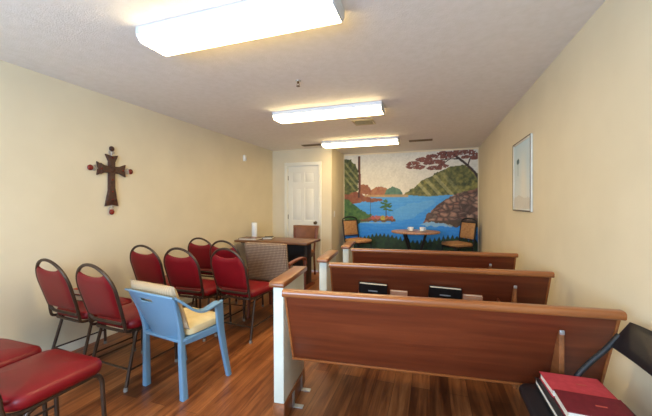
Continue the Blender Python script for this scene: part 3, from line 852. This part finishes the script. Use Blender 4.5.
# ------------------------------------------------------------------ books
def book(name, label, cat, mtx, w, d, th, cover, group=None, stamp=None, pages=M_PAPER):
    """closed book lying flat: spine on -x side, w along x, d along y"""
    t = thing(name, label, cat, (0,0,0), 0, group); t.matrix_world = mtx
    b = MB(); c = 0.003
    b.box((0, 0, c/2), (w, d, c), bevel=0.001, seg=1); b.box((0, 0, th-c/2), (w, d, c), bevel=0.001, seg=1)
    b.prism([(-w/2, 0.0), (-w/2-0.004, th*0.25), (-w/2-0.004, th*0.75), (-w/2, th), (-w/2+c, th), (-w/2+c, 0)], 'xz', -d/2, d/2)
    b.build('cover', cover, t)
    MB().box((-0.001, 0, th/2), (w-0.008, d-0.010, th-2*c-0.0004)).build('page_block', pages, t)
    if stamp: MB().box((stamp[0], stamp[1], th+0.0004), (stamp[2], stamp[3], 0.0012)).build('title_stamp', stamp[4], t)
    return t
def TR(loc, rz=0, rx=0, ry=0):
    return Matrix.Translation(loc) @ Euler((rx, ry, rz)).to_matrix().to_4x4()
# on the chair by the wall
SX, SY, SZ = -2.80, 1.90, 0.4925
book('hymnal', 'thick black book under the orange-red book on the wall side chair', 'book', TR((SX, SY, SZ), 0.06), 0.23, 0.17, 0.045, M_BOOKBLACK)
book('songbook', 'orange-red covered book topmost on the chair against the left wall', 'book', TR((SX+0.01, SY, SZ+0.0462), -0.05), 0.22, 0.16, 0.042, M_BOOKORANGE)

# ------------------------------------------------------------------ pews
PEW_L = 1.555
ZT, ZBK, RECL = 0.812, 0.405, 0.14      # rail underside, bottom of back, recline
ybk = lambda z: 0.0+RECL*(ZT-z)/(ZT-ZBK)
def make_pew(label):
    t = thing('church_pew', label, 'pew', (0,0,0), 0, 'stained wooden pews')
    th = 0.024
    def slab(x0, x1, z0, z1, off, tk):          # slab parallel to the reclined back
        return [(ybk(z0)+off, z0), (ybk(z1)+off, z1), (ybk(z1)+off+tk, z1), (ybk(z0)+off+tk, z0)]
    MB().prism(slab(0, 0, ZBK, ZT, 0, th), 'yz', 0.012, PEW_L-0.012, bevel=0.002, seg=1).build('back_panel', M_PEW, t)
    e = MB()
    e.prism(slab(0, 0, ZBK, ZT, -0.004, th+0.008), 'yz', 0.0, 0.0125, bevel=0.003)
    e.prism(slab(0, 0, ZBK, ZT, -0.004, th+0.008), 'yz', PEW_L-0.0125, PEW_L, bevel=0.003)
    e.prism(slab(0, 0, ZBK-0.014, ZBK+0.001, -0.006, th+0.012), 'yz', 0.0, PEW_L, bevel=0.004)
    e.build('edge_trim', M_PEWRAIL, t)
    # top rail with rounded section
    prof = []
    for k in range(20):
        a = 2*PI*k/20
        c, s_ = math.cos(a), math.sin(a)
        prof.append((0.030*math.copysign(abs(c)**0.6, c)+0.004, ZT+0.012+0.02*math.copysign(abs(s_)**0.7, s_)))
    MB().prism(prof, 'yz', -0.004, PEW_L+0.006, bevel=0.0).build('top_rail', M_PEWRAIL, t)
    # seat
    MB().prism([(ybk(0.44)+th+0.006, 0.405), (0.60, 0.415), (0.615, 0.427), (0.61, 0.445), (ybk(0.44)+th+0.006, 0.432)], 'yz', 0.0, PEW_L, bevel=0.004).build('seat', M_PEW, t)
    MB().box((-0.02, 0.48, 0.40), (0.055, 0.20, 0.03), bevel=0.003).build('seat_cleat', M_PEW, t)
    # standing support near the wall end
    sx = 1.335
    MB().prism([(0.015, 0.0), (0.015, 0.715), (0.024, 0.728), (ybk(0.66)-0.001, 0.66), (ybk(ZBK-0.016)-0.008, ZBK-0.016), (0.40, 0.385), (0.47, 0.40), (0.47, 0.0)], 'yz', sx-0.011, sx+0.011, bevel=0.003).build('support', M_PEWCAP, t)
    MB().box((sx, 0.014, 0.722), (0.021, 0.010, 0.022), bevel=0.004).build('support_clip', M_METAL, t)
    # painted end with wood cap and plinth
    ex0, ex1 = -0.122, -0.058
    ye0, ye1 = 0.155, 0.575
    p = MB().prism([(ye0, 0.11), (ye0-0.01, 0.815), (ye1, 0.815), (ye1, 0.11)], 'yz', ex0, ex1, bevel=0.004).build('end_panel', M_PEWWHITE, t)
    MB().prism([(ye0-0.045, 0.816), (ye0-0.05, 0.835), (ye0-0.035, 0.852), (ye1+0.015, 0.852), (ye1+0.03, 0.84), (ye1+0.025, 0.816)], 'yz', ex0-0.015, ex1+0.018, bevel=0.008).build('arm_cap', M_PEWCAP, t)
    MB().box(((ex0+ex1)/2, (ye0+ye1)/2, 0.0545), (ex1-ex0+0.01, ye1-ye0+0.012, 0.109), bevel=0.003).build('plinth', M_PEWCAP, t)
    for y in (ye0+0.16, ye1-0.08):
        b = MB(); b.box((ex1+0.008, y, 0.045), (0.005, 0.034, 0.09), bevel=0.001, seg=1); b.box((ex1+0.038, y, 0.003), (0.066, 0.034, 0.006), bevel=0.001, seg=1)
        b.build('floor_bracket', M_METAL, t)
    return t
PEW_R = math.radians(6.0)
pew = make_pew('stained wooden pew nearest the viewer with white painted end')
pew.location = (-0.755, 1.53, 0); pew.rotation_euler.z = PEW_R
pew2 = dup(pew, (-0.755, 2.345, 0), PEW_R, 'middle stained wooden pew with books in its back rack')
pew3 = dup(pew, (-0.775, 3.17, 0), PEW_R, 'farthest stained wooden pew, closest to the mural and small round table')

# book rack on the middle pew
def rack(p):
    b = MB()
    z0 = 0.535
    b.prism([(ybk(z0)-0.10, z0), (ybk(z0)-0.10, z0+0.012), (ybk(z0+0.012)-0.004, z0+0.012), (ybk(z0)-0.004, z0)], 'yz', 0.22, 1.24)
    for x in (0.22, 1.228):
        b.prism([(ybk(z0)-0.10, z0), (ybk(z0)-0.106, z0+0.07), (ybk(z0+0.09)-0.004, z0+0.09), (ybk(z0)-0.004, z0)], 'yz', x, x+0.012)
    b.box((0.73, ybk(z0)-0.106, z0+0.05), (1.02, 0.012, 0.03), bevel=0.002)
    b.build('book_rack', M_PEW, p)
rack(pew2)
P2 = pew2
p2m = TR((-0.755, 2.345, 0), PEW_R)
def rack_book(name, label, x, w, d, th, cover, off, lean, roll, stamp, group):
    # book standing in the rack: local book x -> pew x, book y -> up, book z (front cover) -> toward viewer
    z0 = 0.549
    base = p2m @ Matrix.Translation((x, ybk(z0)-off, z0)) @ Matrix.Rotation(roll, 4, 'Y') @ Matrix.Rotation(PI/2-lean, 4, 'X') @ Matrix.Translation((0, d/2, 0))
    return book(name, label, 'book', base, w, d, th, cover, group, stamp)
rack_book('hymnal', 'black hymnal with silver title in the middle pew rack, left one', 0.335, 0.215, 0.155, 0.028, M_BOOKBLACK, 0.012, -0.34, 0.04, (0.0, 0.02, 0.07, 0.010, M_SILVERSTAMP), 'black hymnals in the pew rack')
rack_book('hymnal', 'black hymnal with silver title in the middle pew rack, right one', 0.865, 0.225, 0.155, 0.028, M_BOOKBLACK, 0.012, -0.34, 0.04, (0.0, 0.02, 0.075, 0.010, M_SILVERSTAMP), 'black hymnals in the pew rack')
rack_book('booklet', 'low pinkish tan booklet right of the left black hymnal in the pew rack', 0.535, 0.125, 0.10, 0.02, M_BOOKTAN, 0.012, -0.34, 0.02, None, 'tan booklets in the pew rack')
rack_book('booklet', 'low pinkish tan booklet right of the right black hymnal in the pew rack', 1.06, 0.13, 0.10, 0.02, M_BOOKTAN, 0.012, -0.34, 0.02, None, 'tan booklets in the pew rack')

# ------------------------------------------------------------------ black folding chair on the right
FX, FY, FR = 0.575, 1.435, PI/2
t = thing('folding_chair', 'black padded folding chair with books on its seat beside the nearest pew', 'chair', (FX, FY, 0), FR)
MB().cushion(0.42, 0.385, 0.035, 0.06, 0.006, (0.0, 0.005, 0.458), edge=0.012).build('seat', M_BLACKVINYL, t, angle=60)
def ffn(u, v):
    a = -1+2*u; z = 0.70+v*0.118
    return (a*0.212, -0.150-(z-0.69)*0.62-0.014*(1-a*a), z-0.01*v*a*a), Vector((0, 1, 0.62)).normalized()
MB().sheet(ffn, 16, 8, lambda u, v: 0.006+0.010*((1-(2*u-1)**6)*(1-(2*v-1)**6))**0.5).build('backrest', M_BLACKVINYL, t, angle=60)
for s_ in (-1, 1):
    x = s_*0.203
    l = MB().tube([(x, -0.185, 0.755), (x, -0.14, 0.69), (x, -0.01, 0.51), (x, 0.22, 0.012)], 0.0115, seg=10, smooth=4).build('leg', M_BLACK, t)
    MB().lathe([(0, 0), (0.016, 0), (0.016, 0.02), (0, 0.025)], (x, 0.225, 0), 12).build('foot_cap', M_BLACK, l)
    x2 = s_*0.183
    l = MB().tube([(x2, 0.10, 0.44), (x2, -0.19, 0.012)], 0.0105, seg=10).build('leg', M_BLACK, t)
    MB().lathe([(0, 0), (0.016, 0), (0.016, 0.02), (0, 0.025)], (x2, -0.195, 0), 12).build('foot_cap', M_BLACK, l)
MB().tube([(-0.203, 0.17, 0.10), (0.203, 0.17, 0.10)], 0.008, seg=8).build('stretcher', M_BLACK, t)
MB().tube([(-0.183, -0.125, 0.10), (0.183, -0.125, 0.10)], 0.008, seg=8).build('stretcher', M_BLACK, t)
# books on it
book('binder', 'flat black book with white page edge under the red books on the folding chair', 'book', TR((0.57, 1.455, 0.5025), PI), 0.25, 0.33, 0.028, M_BOOKBLACK)
book('hymnal', 'bright red hymnal on the folding chair seat, nearer to the pew', 'book', TR((0.572, 1.548, 0.5312), PI+0.03), 0.215, 0.145, 0.03, M_BOOKRED, stamp=(-0.02, 0.0, 0.035, 0.008, M_GOLD), group='red hymnals on the folding chair')
book('hymnal', 'dark maroon hymnal on the folding chair seat, lying nearest the viewer', 'book', TR((0.575, 1.396, 0.5312), PI-0.02), 0.215, 0.145, 0.036, M_BOOKMAROON, stamp=(-0.02, 0.0, 0.035, 0.008, M_GOLD), group='red hymnals on the folding chair')

# ------------------------------------------------------------------ woven patterned armchair
t = thing('upholstered_armchair', 'woven patterned armchair with wooden arms facing the desk', 'chair', (-1.735, 3.38, 0), 0.0)
def wfn(u, v):
    a = -1+2*u; z = 0.43+v*0.445
    return (a*(0.255+0.005*v), -0.25-(z-0.43)*0.18, z-0.012*v*abs(a)**6), Vector((0, 1, 0.18)).normalized()
MB().sheet(wfn, 20, 16, lambda u, v: 0.012+0.022*((1-(2*u-1)**8)*(1-(2*v-1)**8))**0.5).build('backrest', M_WEAVE, t, angle=60)
MB().cushion(0.45, 0.50, 0.09, 0.05, 0.02, (0, 0.02, 0.375), edge=0.03).build('seat', M_WEAVE, t, angle=60)
f = MB(); f.box((0, 0.02, 0.352), (0.44, 0.48, 0.045), bevel=0.005); f.build('seat_frame', M_LEGWOOD, t)
for s_ in (-1, 1):
    a_ = MB().bar([(s_*0.247, -0.245, 0.63), (s_*0.248, -0.10, 0.645), (s_*0.248, 0.12, 0.645), (s_*0.247, 0.21, 0.62), (s_*0.246, 0.235, 0.56)], 0.05, 0.026, smooth=5).build('armrest', M_REDWOOD, t)
    MB().bar([(s_*0.246, 0.228, 0.61), (s_*0.243, 0.225, 0.33), (s_*0.24, 0.235, 0.0)], 0.032, 0.038, up=(0, 1, 0), smooth=3).build('leg', M_LEGWOOD, t)
    MB().bar([(s_*0.246, -0.24, 0.62), (s_*0.243, -0.25, 0.36), (s_*0.24, -0.30, 0.0)], 0.032, 0.038, up=(0, 1, 0), smooth=3).build('leg', M_LEGWOOD, t)

# ------------------------------------------------------------------ desk and what stands on it
DX, DY, DZT = -2.32, 4.49, 0.735
t = thing('desk_table', 'brown laminate desk table against the left wall before the door', 'table', (DX, DY, 0))
MB().box((0, 0, DZT-0.0175), (1.24, 0.60, 0.035), bevel=0.006).build('tabletop', M_DESK, t)
for s_ in (-1, 1):
    l = MB(); x = s_*0.50
    l.box((x, 0.03, 0.37), (0.05, 0.20, 0.66), bevel=0.004); l.box((x, 0.0, 0.6925), (0.06, 0.50, 0.018), bevel=0.002)
    l = l.build('leg', M_DARK, t)
    MB().prism([(-0.26, 0.0), (0.27, 0.0), (0.27, 0.03), (0.12, 0.065), (-0.10, 0.065), (-0.26, 0.03)], 'yz', x-0.03, x+0.03, bevel=0.006).build('foot', M_LEGWOOD, l)
MB().box((0, 0.13, 0.50), (0.95, 0.018, 0.40), bevel=0.002).build('modesty_panel', M_BLACK, t)
q = MB(); q.lathe([(0.0, 0), (0.046, 0), (0.048, 0.004), (0.048, 0.245), (0.046, 0.248), (0.022, 0.248), (0.02, 0.235), (0, 0.235)], (0, 0, 0), 28)
o = q.build('paper_roll', M_CHINA, None, (-2.885, 4.70, DZT+0.0005)); tag(o, 'white paper roll standing on the desk corner by the wall', 'paper roll')
book('ledger', 'large dark-edged book lying on the left end of the desk', 'book', TR((-2.74, 4.36, DZT+0.0005), 0.08), 0.30, 0.26, 0.028, M_DESK)
book('notebook', 'dark notebook lying on the desk right of the paper roll', 'book', TR((-2.52, 4.54, DZT+0.0005), 0.3), 0.15, 0.21, 0.03, M_BOOKBLACK)

# brown chair behind the desk (faces the viewer)
t = thing('side_chair', 'brown vinyl chair with wooden legs between desk and white door', 'chair', (-2.21, 5.12, 0), PI+0.02)
def dfn(u, v):
    a = -1+2*u; z = 0.62+v*0.28
    return (a*(0.235+0.02*v), -0.225-(z-0.43)*0.16-0.03*(1-a*a), z), Vector((0, 1, 0.16)).normalized()
MB().sheet(dfn, 18, 10, lambda u, v: 0.010+0.014*((1-(2*u-1)**6)*(1-(2*v-1)**6))**0.5).build('backrest', M_BROWNVINYL, t, angle=60)
MB().cushion(0.44, 0.43, 0.065, 0.05, 0.02, (0, 0.01, 0.405), edge=0.02).build('seat', M_BROWNVINYL, t, angle=60)
MB().box((0, 0.01, 0.38), (0.41, 0.40, 0.05), bevel=0.004).build('seat_frame', M_LEGWOOD, t)
for s_ in (-1, 1):
    MB().bar([(s_*0.19, 0.195, 0.40), (s_*0.195, 0.20, 0.0)], 0.036, 0.036, 0.028, 0.028, up=(0, 1, 0)).build('leg', M_LEGWOOD, t)
    MB().bar([(s_*0.205, -0.285, 0.86), (s_*0.20, -0.24, 0.60), (s_*0.195, -0.205, 0.40), (s_*0.195, -0.255, 0.0)], 0.03, 0.034, up=(0, 1, 0), smooth=4).build('leg', M_LEGWOOD, t)

# ------------------------------------------------------------------ tall bistro set before the mural
TX, TY, TZ = -0.255, 5.88, 0.81
t = thing('bistro_table', 'small round counter-height table on dark splayed legs before the mural', 'table', (TX, TY, 0))
MB().lathe([(0, -0.03), (0.40, -0.03), (0.425, -0.024), (0.43, -0.012), (0.425, -0.001), (0.415, 0.0), (0, 0.0)], (0, 0, TZ), 48).build('tabletop', M_TILE, t)
for k in range(4):
    a = PI/4+k*PI/2
    c, s_ = math.cos(a), math.sin(a)
    MB().bar([(c*0.27, s_*0.27, TZ-0.03), (c*0.12, s_*0.12, 0.42), (c*0.10, s_*0.10, 0.30), (c*0.26, s_*0.26, 0.0)], 0.035, 0.035, up=(0.3, 0.8, 0), smooth=4).build('leg', M_BLACK, t)
q = MB(); q.tube([(0.112*math.cos(2*PI*k/24), 0.112*math.sin(2*PI*k/24), 0.36) for k in range(24)], 0.01, closed=True, seg=8)
q.build('leg_ring', M_BLACK, t)
def cup(x, y, rz, label):
    t = thing('teacup', label, 'cup', (x, y, TZ), rz, 'cups on the round table')
    MB().lathe([(0, 0.006), (0.03, 0.002), (0.05, 0.004), (0.07, 0.012), (0.068, 0.015), (0.04, 0.008), (0, 0.008)]).build('saucer', M_CHINA, t)
    MB().lathe([(0, 0.009), (0.024, 0.009), (0.034, 0.02), (0.042, 0.045), (0.045, 0.075), (0.042, 0.075), (0.038, 0.045), (0.02, 0.016), (0, 0.015)]).build('cup_bowl', M_CHINA, t)
    MB().tube([(0.042, 0, 0.062), (0.066, 0, 0.06), (0.066, 0, 0.035), (0.038, 0, 0.03)], 0.005, seg=8, smooth=5).build('cup_handle', M_CHINA, t)
cup(TX-0.07, TY-0.05, 2.6, 'white cup on the round table before the mural, left of the two')
cup(TX+0.12, TY-0.02, 0.4, 'white cup on the round table before the mural, right of the two')

def make_bistro(label):
    t = thing('counter_chair', label, 'chair', (0,0,0), 0, 'tall chairs before the mural')
    SH = 0.60
    yb = lambda z: -0.19-(z-SH)*0.16
    pts = [(-0.19, yb(SH-0.05), SH-0.05)]
    for z in (0.75, 0.9, 0.96): pts.append((-0.19, yb(z), z))
    for k in range(1, 8):
        a = PI-PI*k/8
        pts.append((0.19*math.cos(a), yb(1.0), 0.975+0.065*math.sin(a)))
    for z in (0.96, 0.9, 0.75): pts.append((0.19, yb(z), z))
    pts.append((0.19, yb(SH-0.05), SH-0.05))
    f = MB(); f.tube(pts, 0.014, seg=9)
    f.tube([(-0.19, yb(0.665), 0.66), (0.19, yb(0.665), 0.66)], 0.010, seg=8); f.tube([(-0.19, yb(0.96), 0.965), (0.19, yb(0.96), 0.965)], 0.010, seg=8)
    f.build('back_frame', M_BLACK, t)
    def fn(u, v):
        a = -1+2*u; z = 0.675+v*0.285
        return (a*0.172, yb(z), z), Vector((0, 1, 0.16)).normalized()
    MB().sheet(fn, 12, 10, lambda u, v: 0.006+0.016*((1-(2*u-1)**6)*(1-(2*v-1)**6))**0.5).build('backrest', M_TANVINYL, t, angle=60)
    MB().cushion(0.43, 0.42, 0.055, 0.09, 0.02, (0, 0.015, SH-0.045), edge=0.022).build('seat', M_TANVINYL, t, angle=60)
    f = MB(); f.tube([(x, y+0.01, SH-0.058) for x, y in rrect(0.38, 0.38, 0.06)], 0.012, closed=True, seg=8); f.build('seat_frame', M_BLACK, t)
    for s_ in (-1, 1):
        MB().tube([(s_*0.175, 0.18, SH-0.06), (s_*0.20, 0.215, 0.0)], 0.013, seg=9).build('leg', M_BLACK, t)
        MB().tube([(s_*0.18, -0.17, SH-0.06), (s_*0.20, -0.225, 0.0)], 0.013, seg=9).build('leg', M_BLACK, t)
    MB().tube([(s*0.19, y, 0.22) for s, y in ((-1, 0.203), (1, 0.203), (1, -0.205), (-1, -0.205))], 0.008, closed=True, seg=8).build('footrest', M_BLACK, t)
    return t
b0 = make_bistro('tan padded tall black chair left of the round table, beside recess wall')
b0.location = (-1.36, 6.06, 0); b0.rotation_euler.z = math.radians(-125)
dup(b0, (0.47, 6.08, 0), math.radians(125), 'tan padded tall black chair right of the round table, beside right wall')

# ------------------------------------------------------------------ daylight from the window behind the viewer
wl = bpy.data.lights.new('window_daylight', 'AREA'); wl.shape = 'RECTANGLE'; wl.size = WX1-WX0; wl.size_y = WZ1-WZ0
wl.energy = 92; wl.color = (0.52, 0.72, 1.0)
wo = bpy.data.objects.new('window_daylight', wl); COL.objects.link(wo)
wo.location = ((WX0+WX1)/2, YB-0.10, (WZ0+WZ1)/2); wo.rotation_euler = (PI/2+0.2, 0, 0)
wd = bpy.data.worlds.new('world'); scene.world = wd; wd.use_nodes = True
bg = wd.node_tree.nodes['Background']
bg.inputs['Color'].default_value = (0.62, 0.78, 1.0, 1); bg.inputs['Strength'].default_value = 0.9

vs = scene.view_settings
scene.display_settings.display_device = 'sRGB'
vs.view_transform = 'Standard'; vs.look = 'None'; vs.gamma = 1.0; vs.exposure = 1.17; vs.use_curve_mapping = False
